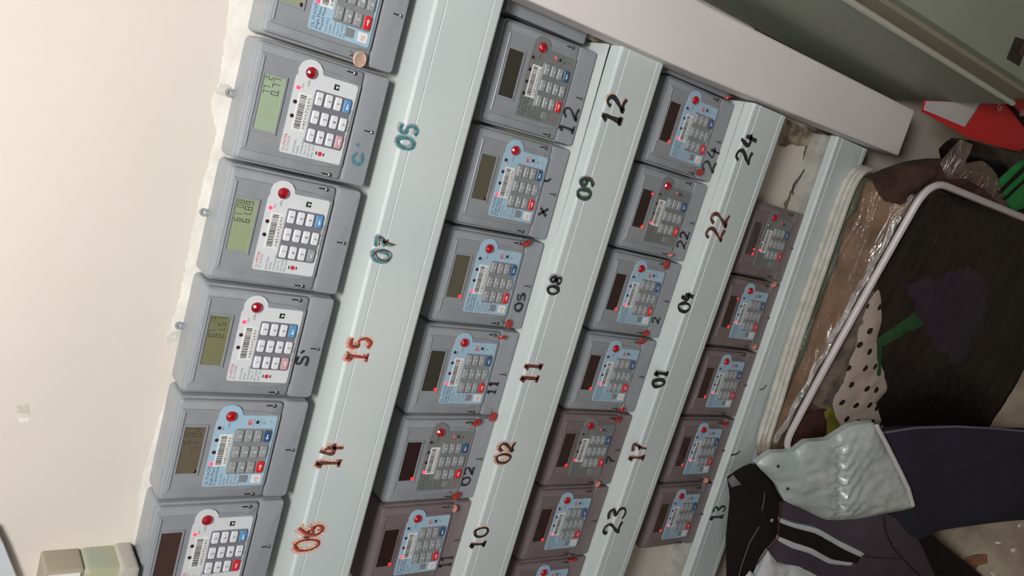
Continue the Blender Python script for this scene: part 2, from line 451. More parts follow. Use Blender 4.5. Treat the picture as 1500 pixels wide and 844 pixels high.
    for x, z in ((.0565, -.147), (-.0568, -.146), (0, -.183)):
        s = MB().lathe([(.0022, 0), (.0022, .0014), (.0012, .0020)], (x, 0, z), 10, 0); s.box(x - .0007, x + .0007, -.0008, .0002, z + .002, z + .0095, 1)
        s.box(x - .0018, x + .0018, -.0022, -.0020, z - .0003, z + .0003, 1)
        bl(s, 'screw', [METAL, DARK], tv if x == 0 else root)
    return root


def dup(o, parent=None):
    c = o.copy(); COL.objects.link(c)
    if parent: c.parent = parent
    for ch in list(o.children): dup(ch, c)
    return c


PROTO = {}
ROWX = [0, .1131, .1221, -.0059]; ROWZ = [0, -.2777, -.5692, -.8440]; TILT = [0, .0179, -.0061, .0090]; PS = [1, .9991, .9959, 1.0076]
LAY = {0: [(-1, 'B'), (0, 'A'), (1, 'A'), (2, 'A'), (3, 'B'), (4, 'A')], 1: [(0, 'C'), (1, 'B'), (2, 'B'), (3, 'B'), (4, 'C'), (5, 'B')],
       2: [(0, 'B'), (1, 'C'), (2, 'B'), (3, 'B'), (4, 'C'), (5, 'B'), (6, 'B')], 3: [(0, 'C'), (1, 'B'), (2, 'B'), (3, 'B'), (4, 'B')]}
LCD = {(0, -1): (150, 160, 132), (0, 0): (160, 178, 150), (0, 1): (152, 162, 130), (0, 2): (122, 124, 92), (0, 3): (104, 96, 80), (0, 4): (74, 56, 52)}
DIG = {(0, -1): ('', '08.4'), (0, 0): ('77 2', '0.77'), (0, 1): ('61 08', '61.89'), (0, 2): ('07 13', '21.51'), (0, 3): ('0.151', '11 04')}
WORDS = {'A': 'white label and white keys', 'B': 'pale blue label and grey keys', 'C': 'bare grey label and grey keys'}
LABELS = {
    (0, -1): 'grey meter with pale blue label cut off by the photo top, in the top row',
    (0, 0): 'grey meter with white label, bright green screen and pink key, above teal number 05',
    (0, 1): 'grey meter with white label, two-line screen and an all-grey last key, top row',
    (0, 2): 'grey meter with white label and black S-shaped scrawl on its cover',
    (0, 3): 'grey meter with pale blue label and dim brown screen in the top row',
    (0, 4): 'grey meter with white label, dark screen and red key, above orange-red number 06',
    (1, 0): 'bare-labelled grey meter hand-marked 12 with an unlit screen, next to the ivory duct',
    (1, 1): 'grey meter with pale blue label and a black X scrawled on its cover',
    (1, 2): 'blue-labelled grey meter hand-marked 05 in the second row',
    (1, 3): 'blue-labelled grey meter hand-marked 11 with a round red seal at its top joint, second row',
    (1, 4): 'bare-labelled grey meter hand-marked 02 in the second row',
    (1, 5): 'blue-labelled meter in the second row at the photo bottom, above trunking number 10',
    (2, 0): 'blue-labelled grey meter hand-marked 24 beside the ivory duct',
    (2, 1): 'bare-labelled grey meter hand-marked 22 with two red glints in its screen',
    (2, 2): 'blue-labelled meter between the one marked 22 and the one over number 01, third row',
    (2, 3): 'blue-labelled third-row meter in the middle of its row, over dark number 01',
    (2, 4): 'bare-labelled meter marked with a 7 in the third row',
    (2, 5): 'blue-labelled third-row meter over the large number 23, lowest fully shown in its row',
    (2, 6): 'third-row meter of which the photo bottom shows only the edge',
    (3, 0): 'bare-labelled dark meter at the right end of the lowest row',
    (3, 1): 'blue-labelled meter next to the bare-labelled one in the lowest row',
    (3, 2): 'middle meter of the five in the lowest row, pale blue label',
    (3, 3): 'blue-labelled meter in the lowest row, next to the last one at the left end',
    (3, 4): 'meter at the left end of the lowest row, beside bare cream wall'}
SEG = {'0': 'abcdef', '1': 'bc', '2': 'abged', '3': 'abgcd', '4': 'fgbc', '5': 'afgcd', '6': 'afgecd', '7': 'abc', '8': 'abcdefg', '9': 'abcdfg'}


def seven(mb, s, x1, z0, h, y):
    """seven-segment digits right aligned at x1"""
    wd = h * .5; t = h * .09; x = x1
    for ch in reversed(s):
        if ch == '.': mb.box(x - t * 1.5, x, y, y + .0001, z0, z0 + t * 1.5); x -= t * 2.5; continue
        x -= wd
        for g in SEG.get(ch, ''):
            r = {'a': (0, wd, h - t, h), 'g': (0, wd, h / 2 - t / 2, h / 2 + t / 2), 'd': (0, wd, 0, t), 'f': (0, t, h / 2, h), 'b': (wd - t, wd, h / 2, h), 'e': (0, t, 0, h / 2), 'c': (wd - t, wd, 0, h / 2)}[g]
            mb.box(x + r[0], x + r[1], y, y + .0001, z0 + r[2], z0 + r[3])
        x -= h * .22


METERS = {}
HOUSW = mat('dimmed_warm_meter_plastic', (122, 111, 112), .38, col2=(115, 104, 105), scale=30, bump=.05, bscale=300, coat=.25)  # warm grey, darkened to paint in the weaker light of the lower rows
COVW = mat('dimmed_warm_cover_plastic', (118, 107, 108), .42, bump=.05, bscale=300, coat=.2)  # cover plastic with the same dimmer light put into its colour
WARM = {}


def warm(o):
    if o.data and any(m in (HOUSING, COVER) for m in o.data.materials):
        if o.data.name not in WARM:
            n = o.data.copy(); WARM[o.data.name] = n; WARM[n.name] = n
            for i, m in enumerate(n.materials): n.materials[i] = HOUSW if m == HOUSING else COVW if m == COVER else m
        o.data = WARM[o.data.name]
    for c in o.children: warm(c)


for kd in 'ABC': PROTO[kd] = build_meter(kd)
used = set()
for r, lst in LAY.items():
    for k, kd in lst:
        xc = -.083 - k * .13 * PS[r]
        if kd not in used: m = PROTO[kd]; used.add(kd); fresh = True
        else: m = None
        METERS[(r, k)] = (m, kd, Vector((ROWX[r] + xc, YW, ROWZ[r] + TILT[r] * xc - .20)), -math.atan(TILT[r]))
for key, (m, kd, loc, ry) in METERS.items():
    if m is None: m = dup(PROTO[kd])
    METERS[key] = (m, kd, loc, ry)
for key, (m, kd, loc, ry) in METERS.items():
    m.location = loc; m.rotation_euler = (0, ry, 0); LOCAL.add(m.name)
    tag(m, LABELS[key], 'meter', 'prepaid electricity meters on the wall')
    scr = [c for c in m.children if c.name.startswith('screen') and 'frame' not in c.name][0]
    col = LCD.get(key) or ((92, 90, 74) if key[0] == 1 and key[1] in (1, 2) else (62, 60, 52) if key in ((1, 0), (1, 3)) else None)
    if col:
        scr.data = scr.data.copy(); scr.data.materials[0] = mat('screen_%d_%d' % (key[0], key[1] + 1), col, .15, coat=.6)
    if key in DIG:
        d = MB(); LOCAL.add(scr.name)
        seven(d, DIG[key][0], .028, -.0605, .0068, -.0024); seven(d, DIG[key][1], .028, -.0700, .0080, -.0024)
        d.build('screen_digits', mat('lcd_ink', (62, 70, 56), .5) if key[1] < 3 else mat('lcd_ink_dim', (72, 66, 58), .5), scr, False, OFF)
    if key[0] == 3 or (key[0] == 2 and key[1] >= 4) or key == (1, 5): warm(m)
    # leds and their painted reflections lit or not
    leds = [c for c in m.children if c.name.startswith('led_or_reflection')]
    if key in ((1, 0),):
        for l in leds[-2:]: l.data = l.data.copy(); l.data.materials[0] = LEDOFF
    if key in ((0, -1), (0, 3)):
        l = leds[-1]; l.data = l.data.copy(); l.data.materials[0] = LEDOFF
    if key == (1, 1):
        l = leds[-1]; l.data = l.data.copy(); l.data.materials[0] = LEDOFF
    if key == (0, 4):
        kp = [c for c in m.children if c.name.startswith('keypad')][0]
        for kk in kp.children:
            if kk.data.materials[0] == KEYP: kk.data = kk.data.copy(); kk.data.materials[0] = KEYR
    if key == (0, 1):
        kp = [c for c in m.children if c.name.startswith('keypad')][0]
        for kk in kp.children:
            if kk.data.materials[0] == KEYP: kk.data = kk.data.copy(); kk.data.materials[0] = KEYG

# extra emissive discs painting red LED glints in the screens of the lowest row
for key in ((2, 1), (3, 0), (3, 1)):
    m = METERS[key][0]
    MB().lathe([(.0018, .0022), (.0009, .0028)], (.0262 if key[0] != 3 or key[1] != 0 else -.016, 0, -.0725), 8).build('led_or_reflection', GLOW, m, False, OFF)
# hanging eyes on top of the meters in the first row
for k in (0, 1, 2):
    m = METERS[(0, k)][0]; e = MB()
    ring = [(.0045 * math.cos(a), 0, .0045 * math.sin(a)) for a in [2 * math.pi * i / 12 for i in range(12)]]
    e.loops([[(x * q, YW - .001 - h, -.0355 + z * q) for x, _, z in ring] for q, h in ((.45, 0), (1, 0), (1, .002), (.45, .002), (.45, 0))], False, False)
    e.build('hanging_eye', HOUSING, m, False, OFF)

# ------------------------------------------------------------------ handwritten numbers
GL = {'0': [[(.3, 1), (.05, .75), (.03, .3), (.25, .02), (.5, .15), (.57, .6), (.42, .95), (.3, 1)]], '1': [[(.12, .75), (.32, 1), (.3, 0)], [(.1, .02), (.5, 0)]],
      '2': [[(.05, .75), (.2, .98), (.45, .92), (.5, .65), (.2, .25), (.03, .03), (.3, .1), (.6, .0)]], '3': [[(.05, .9), (.35, 1), (.5, .8), (.22, .55), (.5, .4), (.5, .12), (.2, 0), (.02, .12)]],
      '4': [[(.25, 1), (.05, .45), (.35, .4), (.6, .48)], [(.42, .75), (.38, 0)]], '5': [[(.5, .98), (.12, .95), (.1, .58), (.4, .6), (.55, .3), (.35, .02), (.05, .08)]],
      '6': [[(.45, 1), (.12, .6), (.05, .2), (.3, 0), (.52, .2), (.4, .45), (.12, .35)]], '7': [[(.02, .92), (.55, .98), (.3, .45), (.22, 0)], [(.12, .5), (.45, .52)]],
      '8': [[(.5, .85), (.25, 1), (.08, .75), (.45, .35), (.4, .05), (.15, .02), (.05, .25), (.45, .7), (.5, .85)]], '9': [[(.48, .75), (.25, 1), (.05, .75), (.25, .5), (.48, .7), (.45, .3), (.15, 0)]],
      'S': [[(.55, .9), (.2, .95), (.15, .6), (.5, .4), (.45, .1), (.05, .15)], [(.7, .75), (.85, .5)]], 'x': [[(0, 1), (.6, 0)], [(.55, .95), (.05, .05)]], 'c': [[(.55, .7), (.3, .9), (.08, .5), (.2, .1), (.55, .15)], [(.75, .9), (.85, .6)]],
      'v': [[(.1, .9), (.2, .3), (.5, .1)]]}


def scrawl(text, px, py, h, wd, cols, parent, Y, wid=.0036, name='handwritten_number'):
    c = at(px, py, Y); n = len(text); cw = wd / n
    for li, (ink, dx, dz, ww) in enumerate(cols):
        mb = MB(); yy = Y - .0002 - .00015 * li
        for i, ch in enumerate(text):
            for st in GL[ch]:
                P = [Vector((c.x - wd / 2 + i * cw + p[0] * cw * 1.35 + dx + rnd.uniform(-1, 1) * .0006, yy, c.z - h / 2 + p[1] * h + dz + rnd.uniform(-1, 1) * .0006)) for p in st]
                Q = []
                for a in range(len(P) - 1):      # Catmull-Rom
                    p0, p1, p2, p3 = P[max(a - 1, 0)], P[a], P[a + 1], P[min(a + 2, len(P) - 1)]
                    for s in range(4):
                        t = s / 4; Q.append(.5 * ((2 * p1) + (p2 - p0) * t + (2 * p0 - 5 * p1 + 4 * p2 - p3) * t * t + (3 * p1 - p0 - 3 * p2 + p3) * t ** 3))
                Q.append(P[-1]); L = []; Rr = []
                for a, q in enumerate(Q):
                    d = (Q[min(a + 1, len(Q) - 1)] - Q[max(a - 1, 0)]); d = Vector((-d.z, 0, d.x)).normalized() * wid * ww * (.35 + .3 * noise.noise(q * 90) + .2)
                    L.append(q + d); Rr.append(q - d)
                nn = len(Q); mb.add(L + Rr, [(a, a + 1, a + 1 + nn, a + nn) for a in range(nn - 1)])
        o = mb.build(name, ink, parent, recalc=False)
    return o


def im(n, c): return mat(n, c, .6, col2=tuple(min(255, v + 35) for v in c), scale=300)


TEAL = im('teal_marker', (58, 112, 120)); RED = im('brick_marker', (170, 62, 48)); ORG = im('orange_smear', (208, 164, 144)); BLK = im('black_marker', (26, 26, 30)); BRN = im('brown_marker', (84, 44, 38)); GRN = im('green_marker', (30, 62, 50)); GRY = im('grey_smear', (140, 150, 150))
for t, px, py, h, wd, cols, par, Y in (
        ('05', 597, 198, .022, .030, [(GRY, .001, .001, 1.6), (TEAL, 0, 0, 1)], T1, -.03),
        ('07', 561, 364, .022, .032, [(GRY, .001, .001, 1.6), (TEAL, 0, 0, 1), (BRN, .002, -.003, .5)], T1, -.03),
        ('15', 526, 511, .026, .036, [(ORG, .001, .001, 2.2), (RED, 0, 0, 1.1), (BRN, .001, -.001, .5)], T1, -.03),
        ('14', 484, 667, .030, .036, [(ORG, .001, .001, 2.0), (BRN, 0, 0, 1.1)], T1, -.03),
        ('06', 452, 786, .032, .040, [(ORG, .001, .001, 2.6), (RED, 0, 0, .8), (BRN, .001, -.002, .5)], T1, -.03),
        ('12', 900, 160, .032, .042, [(ORG, .002, .003, 1.0), (BLK, 0, 0, 1.5)], T2, -.03),
        ('09', 859, 274, .024, .032, [(GRY, .001, .001, 1.6), (BRN, .001, 0, .9), (GRN, -.001, .001, .9)], T2, -.03),
        ('08', 813, 416, .019, .030, [(GRY, .001, .001, 1.6), (BLK, 0, 0, 1)], T2, -.03),
        ('11', 779, 544, .028, .036, [(ORG, .001, .001, 1.6), (BRN, 0, 0, 1.3)], T2, -.03),
        ('02', 740, 662, .026, .035, [(ORG, .001, .002, 2.0), (BRN, 0, 0, .9), (BLK, .001, -.001, .5)], T2, -.03),
        ('10', 703, 787, .024, .040, [(ORG, .001, .001, 1.2), (BLK, 0, 0, 1.1)], T2, -.03),
        ('24', 1094, 215, .036, .050, [(BLK, 0, 0, 1.5)], T3, -.03),
        ('22', 1051, 330, .042, .048, [(ORG, .001, .002, 1.0), (BRN, 0, 0, 1.4)], T3, -.03),
        ('04', 1005, 441, .028, .035, [(BLK, 0, 0, 1.4)], T3, -.03),
        ('01', 967, 553, .028, .032, [(GRY, .001, .001, 1.6), (BLK, 0, 0, 1.3)], T3, -.03),
        ('17', 935, 662, .034, .036, [(ORG, .001, .001, 1.4), (BRN, 0, 0, 1.2)], T3, -.03),
        ('23', 901, 761, .040, .055, [(ORG, .001, .001, 1.1), (BLK, 0, 0, 1.4)], T3, -.03),
        ('13', 1052, 751, .036, .034, [(GRN, 0, 0, 1.6)], T4, -.015),
        ('v', 1078, 662, .03, .018, [(GRN, 0, 0, 1.1)], T4, -.015),
        ('v', 1118, 566, .02, .02, [(GRN, 0, 0, .8)], T4, -.015)):
    scrawl(t, px, py, h, wd, cols, par, Y, name='handwritten_number' if len(t) == 2 else 'marker_scribble')
for t, px, py, h, wd, key in (('c', 524, 230, .014, .022, (0, 0)), ('S', 443, 527, .016, .018, (0, 2)), ('12', 834, 175, .024, .040, (1, 0)), ('x', 796, 309, .014, .014, (1, 1)), ('v', 801, 262, .014, .01, (1, 1)),
                              ('05', 762, 441, .013, .028, (1, 2)), ('11', 722, 567, .014, .024, (1, 3)), ('02', 685, 696, .016, .032, (1, 4)), ('11', 653, 822, .02, .022, (1, 5)),
                              ('24', 1042, 232, .028, .042, (2, 0)), ('22', 1001, 350, .020, .030, (2, 1)), ('2', 961, 468, .016, .012, (2, 2)), ('7', 895, 673, .02, .018, (2, 4))):
    m = METERS[key][0]; LOCAL.discard(m.name)
    scrawl(t, px, py, h, wd, [(BLK if key != (0, 0) else TEAL, 0, 0, .9)], m, -.001)
    LOCAL.add(m.name)

# ------------------------------------------------------------------ seals on wires
SEALR = mat('red_seal', (196, 52, 44), .35, col2=(150, 30, 28), scale=200); SEALC = mat('cream_seal', (222, 192, 176), .5, col2=(200, 160, 140), scale=250)
WIRE = mat('seal_wire', (190, 170, 150), .35, metal=1); SEALP = mat('pale_red_seal', (206, 140, 128), .4)


def seal(px, py, rad, tiltdeg, spin, m, label, tail):
    c = at(px, py, -.0065); o = empty('wire_seal', c); tag(o, label, 'seal', 'small security seals wired to the meter covers')
    LOCAL.add(o.name)
    b = MB().lathe([(rad * .86, -.0014), (rad, -.0010), (rad, .0010), (rad * .9, .0014), (rad * .82, .0010), (rad * .2, .0010)], (0, 0, 0), 16)
    mt = Matrix.Rotation(math.radians(spin), 4, 'Y') @ Matrix.Rotation(math.radians(tiltdeg), 4, 'X')
    b.v = [tuple(mt @ Vector(v)) for v in b.v]; b.build('disc', m, o, True)
    p = Vector((0, .001, 0)); q = Vector((tail[0], .005, tail[1])); t = [p.lerp(q, i / 6) + Vector((.0015 * math.sin(i * 1.3), -.001 * math.sin(i * math.pi / 6) * 2, .0012 * math.cos(i * 1.7))) for i in range(7)]
    MB().tube(t, .00045, 5).build('wire', WIRE, o)


for a in (
        (527, 87, .0085, 15, 0, SEALC, 'cream round seal on the seam above the meter over number 05', (.004, .012)),
        (771, 356, .0065, 72, 40, SEALR, 'red seal edge-on at the top of the meter above number 08', (.004, .010)),
        (745, 475, .0065, 18, 0, SEALR, 'round red seal facing out on the seam between meters over 08 and 11', (.002, .012)),
        (735, 494, .0060, 60, 80, SEALR, 'narrower red seal on the meter over 11, below the round one', (-.004, -.012)),
        (722, 611, .0068, 12, 0, SEALR, 'round red seal between the meters over 11 and 02, touching the trunking', (.010, .006)),
        (698, 619, .0065, 70, 40, SEALR, 'red seal edge-on beside the round one, above the bare label of meter 02', (-.002, .012)),
        (668, 726, .0062, 72, 40, SEALR, 'red seal edge-on at the lower left corner of the meter hand-marked 02', (.002, .010)),
        (666, 745, .0055, 78, 10, SEALP, 'pinkish seal edge-on at the top of the meter over 10', (.004, .010)),
        (1066, 143, .0070, 66, 60, SEALR, 'red leaf-shaped seal beside the duct on the meter marked 24', (.014, -.004)),
        (1025, 252, .0060, 74, 30, SEALR, 'red seal edge-on between the meters over 24 and 22', (.002, .012)),
        (976, 388, .0072, 15, 0, SEALR, 'round red seal between the meters over 22 and 04', (.004, .012)),
        (982, 373, .0050, 75, 50, SEALP, 'thin pale seal just above the round red one over number 04', (.008, -.006)),
        (940, 500, .0070, 30, 80, SEALR, 'red seal turned half sideways between the meters over 04 and 01', (.002, .012)),
        (946, 488, .0050, 75, 10, SEALR, 'thin red seal just above the half-turned one beside trunking number 04', (.002, .010)),
        (911, 600, .0055, 70, 60, SEALR, 'red seal edge-on at the left side of the meter over 01', (.012, -.004)),
        (905, 614, .0060, 60, 30, SEALR, 'red seal at the top of the meter over number 17', (-.002, .012)),
        (875, 709, .0055, 78, 40, SEALP, 'pale seal edge-on at the left side of the meter over 17', (-.002, .010)),
        (838, 820, .0070, 70, 80, SEALR, 'red seal in the loop of wire at the bottom edge of the photo', (.010, .008)),
        (1133, 417, .0060, 78, 40, SEALP, 'pinkish seal on the first joint from the right in the lowest row', (.006, -.006)),
        (1105, 508, .0055, 78, 40, SEALP, 'pinkish seal on the second joint from the right in the lowest row', (.004, -.004)),
        (1062, 621, .0055, 70, 50, SEALR, 'red seal on the third joint from the right in the lowest row', (.016, -.010)),
        (1034, 704, .0055, 78, 30, SEALP, 'pinkish seal on the joint of the two leftmost meters in the lowest row', (.006, -.004))):
    seal(*a)

# thin wires hanging from the wall
o = MB().tube([at(x, y, YW - .006 + d) for x, y, d in ((1188, 250, .0), (1178, 249, -.004), (1170, 262, -.006), (1162, 272, -.004), (1160, 280, -.002), (1163, 287, .004))], .0011, 6).build('loose_wire', DARK)
tag(o, 'dark curly wire end sticking out of the cracked wall beside the lowest trunking', 'wire')
o = MB().tube([at(x, y, YW - .003) for x, y in ((1008, 795), (1018, 796), (1022, 802), (1024, 806))] , .0009, 6).build('loose_wire', DARK)
tag(o, 'short dark wire end below the leftmost meter of the lowest row', 'wire')

# ------------------------------------------------------------------ steel cabinet on the right
CABM = mat('grey_green_cabinet', (148, 156, 140), .5, col2=(138, 146, 130), scale=4, bump=.05, bscale=400)
CABD = mat('cabinet_groove', (140, 132, 114), .7)
X0 = .226
cab = empty('steel_cabinet', (.6, -.1, -1.20)); tag(cab, 'grey-green steel cabinet hanging right of the ivory duct, with a black sticker', 'cabinet')
b = MB(); s = [(.035, 1.0), (-.205, 1.0), (-.205, -1.135), (.035, -1.222)]
s = [(.035, .95), (-.200, .95), (-.203, -.6), (-.218, -1.135), (.035, -1.215)]
b.loops([[(x, y, z) for y, z in s] for x in (X0, 1.0)]); b.build('body', CABM, cab)
e = MB(); e.tube([(X0 + .002, -.199, .95), (X0 + .002, -.203, -.6), (X0 + .002, -.218, -1.135)], .0045, 10); e.build('corner_bead', mat('bead', (176, 178, 164), .5), cab, True)
g = MB(); s2 = [(-.2, .95), (-.232, .95), (-.235, -.6), (-.256, -1.10), (-.21, -1.13)]
g.loops([[(x, y, z) for y, z in s2] for x in (X0 + .006, 1.0)]); g.build('door_edge', CABD, cab)
dr = MB(); s3 = [(-.225, .95), (-.247, .95), (-.250, -.6), (-.272, -1.10), (-.24, -1.12)]
dr.loops([[(x, y, z) for y, z in s3] for x in (X0 + .012, 1.0)]); dr.build('door', CABM, cab)


def onplane(px, py, pts3):
    a, b_, c = [Vector(p) for p in pts3]; n = (b_ - a).cross(c - a); d = ray(px, py); t = n.dot(a - CAM) / n.dot(d); return CAM + d * t


FP = [(X0, -.250, -.6), (X0, -.272, -1.10), (1.0, -.250, -.6)]
st = MB(); q = [onplane(x, y, FP) for x, y in ((1487, 54), (1474, 86), (1492, 97), (1506, 60))]
st.loops([[v for v in q], [v + Vector((0, -.0012, 0)) for v in q]])
st.build('sticker', mat('black_sticker', (36, 28, 28), .35), cab)
c = onplane(1493, 74, FP); t_ = MB(); put_text(t_, 'On', c.x - .006, c.z - .004, .012, c.y - .0035, 0); t_.build('sticker_print', mat('dull_red_print', (150, 100, 104), .5), cab)

# ------------------------------------------------------------------ box with sticker at the left, and the pale switch beside it
PALE = mat('pale_grey_translucent', (168, 168, 138), .35, col2=(152, 164, 152), scale=25)
jb = empty('breaker_box', (-.70, YW, -.045)); tag(jb, 'pale plastic breaker box with a white printed sticker, left of the meter over 06', 'breaker box')
MB().slab(-.82, -.614, -.036, .018, YW, .0, .006, .004).build('body', PALE, jb, True)
MB().slab(-.82, -.6115, -.036, -.016, YW, -.006, .005, .003).build('front_cover', mat('pale_cover', (176, 172, 162), .4), jb, True)
MB().slab(-.82, -.6145, .018, .056, YW, .006, .003, .002).build('side_cover', mat('beige_box_plastic', (160, 150, 132), .5), jb, True)
s_ = MB().box(-.82, -.6195, .0045, .006, .0215, .0515); put_text(s_, 'DA3 MONU', -.776, .0430, .009, .0043, 1, width=.152)
s_.build('sticker', [BAR, INK], jb)
lamp = empty('wall_bracket', (-.78, YW, .1)); tag(lamp, 'pale blue-grey rounded panel at the lower left corner of the photo', 'panel')
pp = [at(x, y, YW) for x, y in ((-60, 740), (-10, 762), (4, 790), (14, 815), (28, 850), (40, 900), (-60, 900))]
MB().prism([(p.x, p.z) for p in pp], YW, YW - .012).build('body', mat('pale_blue_grey', (196, 202, 206), .5), lamp)
LB = bpy.data.objects['wall_bracket']; LB.name = 'wall_panel'


# ------------------------------------------------------------------ cloth
def smooth_poly(pts, step):
    n = len(pts); out = []
    P = [Vector((p[0], p[1])) for p in pts]
    for i in range(n):
        p0, p1, p2, p3 = P[i - 1], P[i], P[(i + 1) % n], P[(i + 2) % n]
        k = max(1, int((p2 - p1).length / step))
        for s in range(k):
            t = s / k; a = .5 * ((2 * p1) + (p2 - p0) * t + (2 * p0 - 5 * p1 + 4 * p2 - p3) * t * t + (3 * p1 - p0 - 3 * p2 + p3) * t ** 3)
            out.append(a * .5 + p1.lerp(p2, t) * .5)
    return out


def cloth(name, pxs, plane, material, parent=None, th=.012, edge=.02, wr=.003, wf=22, seed=0, h=.010, back=.004, extra=None, lay=0, rag=0, round_=True):
    """A padded sheet: outline given at pixels on a slanting plane y=Y+b*x+c*z, wrinkled and thick."""
    Y, b, c = plane; Y -= lay
    pl = smooth_poly(pxs, 9) if round_ else [Vector(p) for p in jag(pxs, 0, 9)]
    if rag: pl = [p + Vector((rnd.uniform(-rag, rag), rnd.uniform(-rag, rag))) for p in pl]
    nrm = Vector((b, -1, c)).normalized(); ux = Vector((1, b, 0)).normalized(); uz = nrm.cross(ux)
    if uz.z < 0: uz = -uz
    O = at(pxs[0][0], pxs[0][1], Y, b, c)
    p2 = []
    for p in pl:
        q = at(p.x, p.y, Y, b, c) - O; p2.append((q.dot(ux), q.dot(uz)))
    vs, fs, dd = tri_fill(p2, h); n = len(vs); F_ = []; B_ = []
    for v, d in zip(vs, dd):
        w3 = O + ux * v.x + uz * v.y; k = 1 - math.exp(-d / edge)
        nz = Vector((v.x * wf, v.y * wf * .6, seed))
        hh = th * k + wr * k * (noise.noise(nz) + .5 * (1 - 2 * abs(noise.noise(nz * 2.1))) + .3 * noise.noise(nz * 4.3))
        if extra: hh += extra(w3, v, d) * k
        F_.append(w3 + nrm * hh); B_.append(w3 - nrm * back)
    mb = MB(); mb.add(F_ + B_, [tuple(f) for f in fs] + [tuple(i + n for i in reversed(f)) for f in fs])
    e = len(p2); mb.f += [(i, (i + 1) % e, (i + 1) % e + n, i + n) for i in range(e)]; mb.mi += [0] * e
    return mb.build(name, material, parent, True)


def fabric(name, c, c2=None, rough=.9, scale=12, bump=.3): return mat(name, c, rough, col2=c2 or tuple(min(255, v + 12) for v in c), scale=scale, bump=bump, bscale=350, spec=.3)


BLACKF = fabric('black_cloth', (18, 14, 14), (26, 20, 20)); NAVYF = fabric('navy_cloth', (36, 36, 46), (46, 44, 58), scale=6); PURP = fabric('purple_cloth', (50, 42, 72), (40, 34, 58), scale=8)
GREENF = fabric('green_strap_cloth', (34, 108, 58), (28, 88, 48)); BROWNF = fabric('brown_blanket', (150, 124, 102), (112, 94, 76), scale=18, bump=.6); YGF = fabric('yellow_green_cloth', (140, 146, 50), (104, 110, 40), scale=40)
GREYF = fabric('plum_grey_cloth', (66, 58, 68), (74, 64, 72), scale=8)
SILV = mat('silver_satin', (196, 202, 200), .34, metal=.1, col2=(172, 184, 180), scale=14, bump=.7, bscale=55)
WHITEF = fabric('white_crumpled_cloth', (196, 200, 202), (180, 184, 188)); MAROON = fabric('maroon_cloth', (88, 50, 48), (60, 36, 34), scale=16)
DOTW = fabric('dotted_white', (214, 206, 204), (200, 194, 194))
# polka dots are printed on the fabric: a rotated square lattice of round spots
m = DOTW; N = m.node_tree.nodes; L = m.node_tree.links
bs = N['Principled BSDF']; src = bs.inputs['Base Color'].links[0].from_socket
tc = N.new('ShaderNodeTexCoord'); vo = N.new('ShaderNodeTexVoronoi'); vo.inputs['Scale'].default_value = 26; vo.inputs['Randomness'].default_value = .35; vo.voronoi_dimensions = '2D'
mp = N.new('ShaderNodeMapping'); mp.inputs['Rotation'].default_value = (math.radians(90), 0, 0)
L.new(tc.outputs['Object'], mp.inputs['Vector']); L.new(mp.outputs['Vector'], vo.inputs['Vector'])
lt = N.new('ShaderNodeMath'); lt.operation = 'LESS_THAN'; lt.inputs[1].default_value = .17; L.new(vo.outputs['Distance'], lt.inputs[0])
mx = N.new('ShaderNodeMix'); mx.data_type = 'RGBA'; L.new(lt.outputs[0], mx.inputs[0]); L.new(src, mx.inputs[6]); mx.inputs[7].default_value = lin((22, 18, 20)); L.new(mx.outputs[2], bs.inputs['Base Color'])

# clear plastic
def plastic(name, tint, a, rough=.12, bump=.8, bs_=30):
    m = bpy.data.materials.new(name); m.use_nodes = True; N = m.node_tree.nodes; L = m.node_tree.links; N.clear()
    out = N.new('ShaderNodeOutputMaterial'); mix = N.new('ShaderNodeMixShader'); tr = N.new('ShaderNodeBsdfTransparent'); gl = N.new('ShaderNodeBsdfAnisotropic')
    tr.inputs[0].default_value = lin(tint); gl.inputs['Color'].default_value = (1, 1, 1, 1); gl.inputs['Roughness'].default_value = rough
    tc = N.new('ShaderNodeTexCoord'); n = N.new('ShaderNodeTexNoise'); n.inputs['Scale'].default_value = bs_; n.inputs['Detail'].default_value = 6; n.inputs['Distortion'].default_value = 1.5
    mp = N.new('ShaderNodeMapping'); mp.inputs['Scale'].default_value = (.3, 1, 1.2); L.new(tc.outputs['Object'], mp.inputs['Vector']); L.new(mp.outputs[0], n.inputs['Vector']); bp = N.new('ShaderNodeBump'); bp.inputs['Strength'].default_value = bump; bp.inputs['Distance'].default_value = .009
    L.new(n.outputs['Fac'], bp.inputs['Height']); L.new(bp.outputs['Normal'], gl.inputs['Normal']); mix.inputs[0].default_value = a
    L.new(tr.outputs[0], mix.inputs[1]); L.new(gl.outputs[0], mix.inputs[2]); L.new(mix.outputs[0], out.inputs[0]); MATS[name] = m; return m


PVC = plastic('clear_pvc', (242, 236, 230), .06, .12, 1.0, 30)


def yf(x, z=-1.1): return -.1459 - .1617 * x + .11 * (z + 1.1)          # front face of the bag, bulging towards its foot


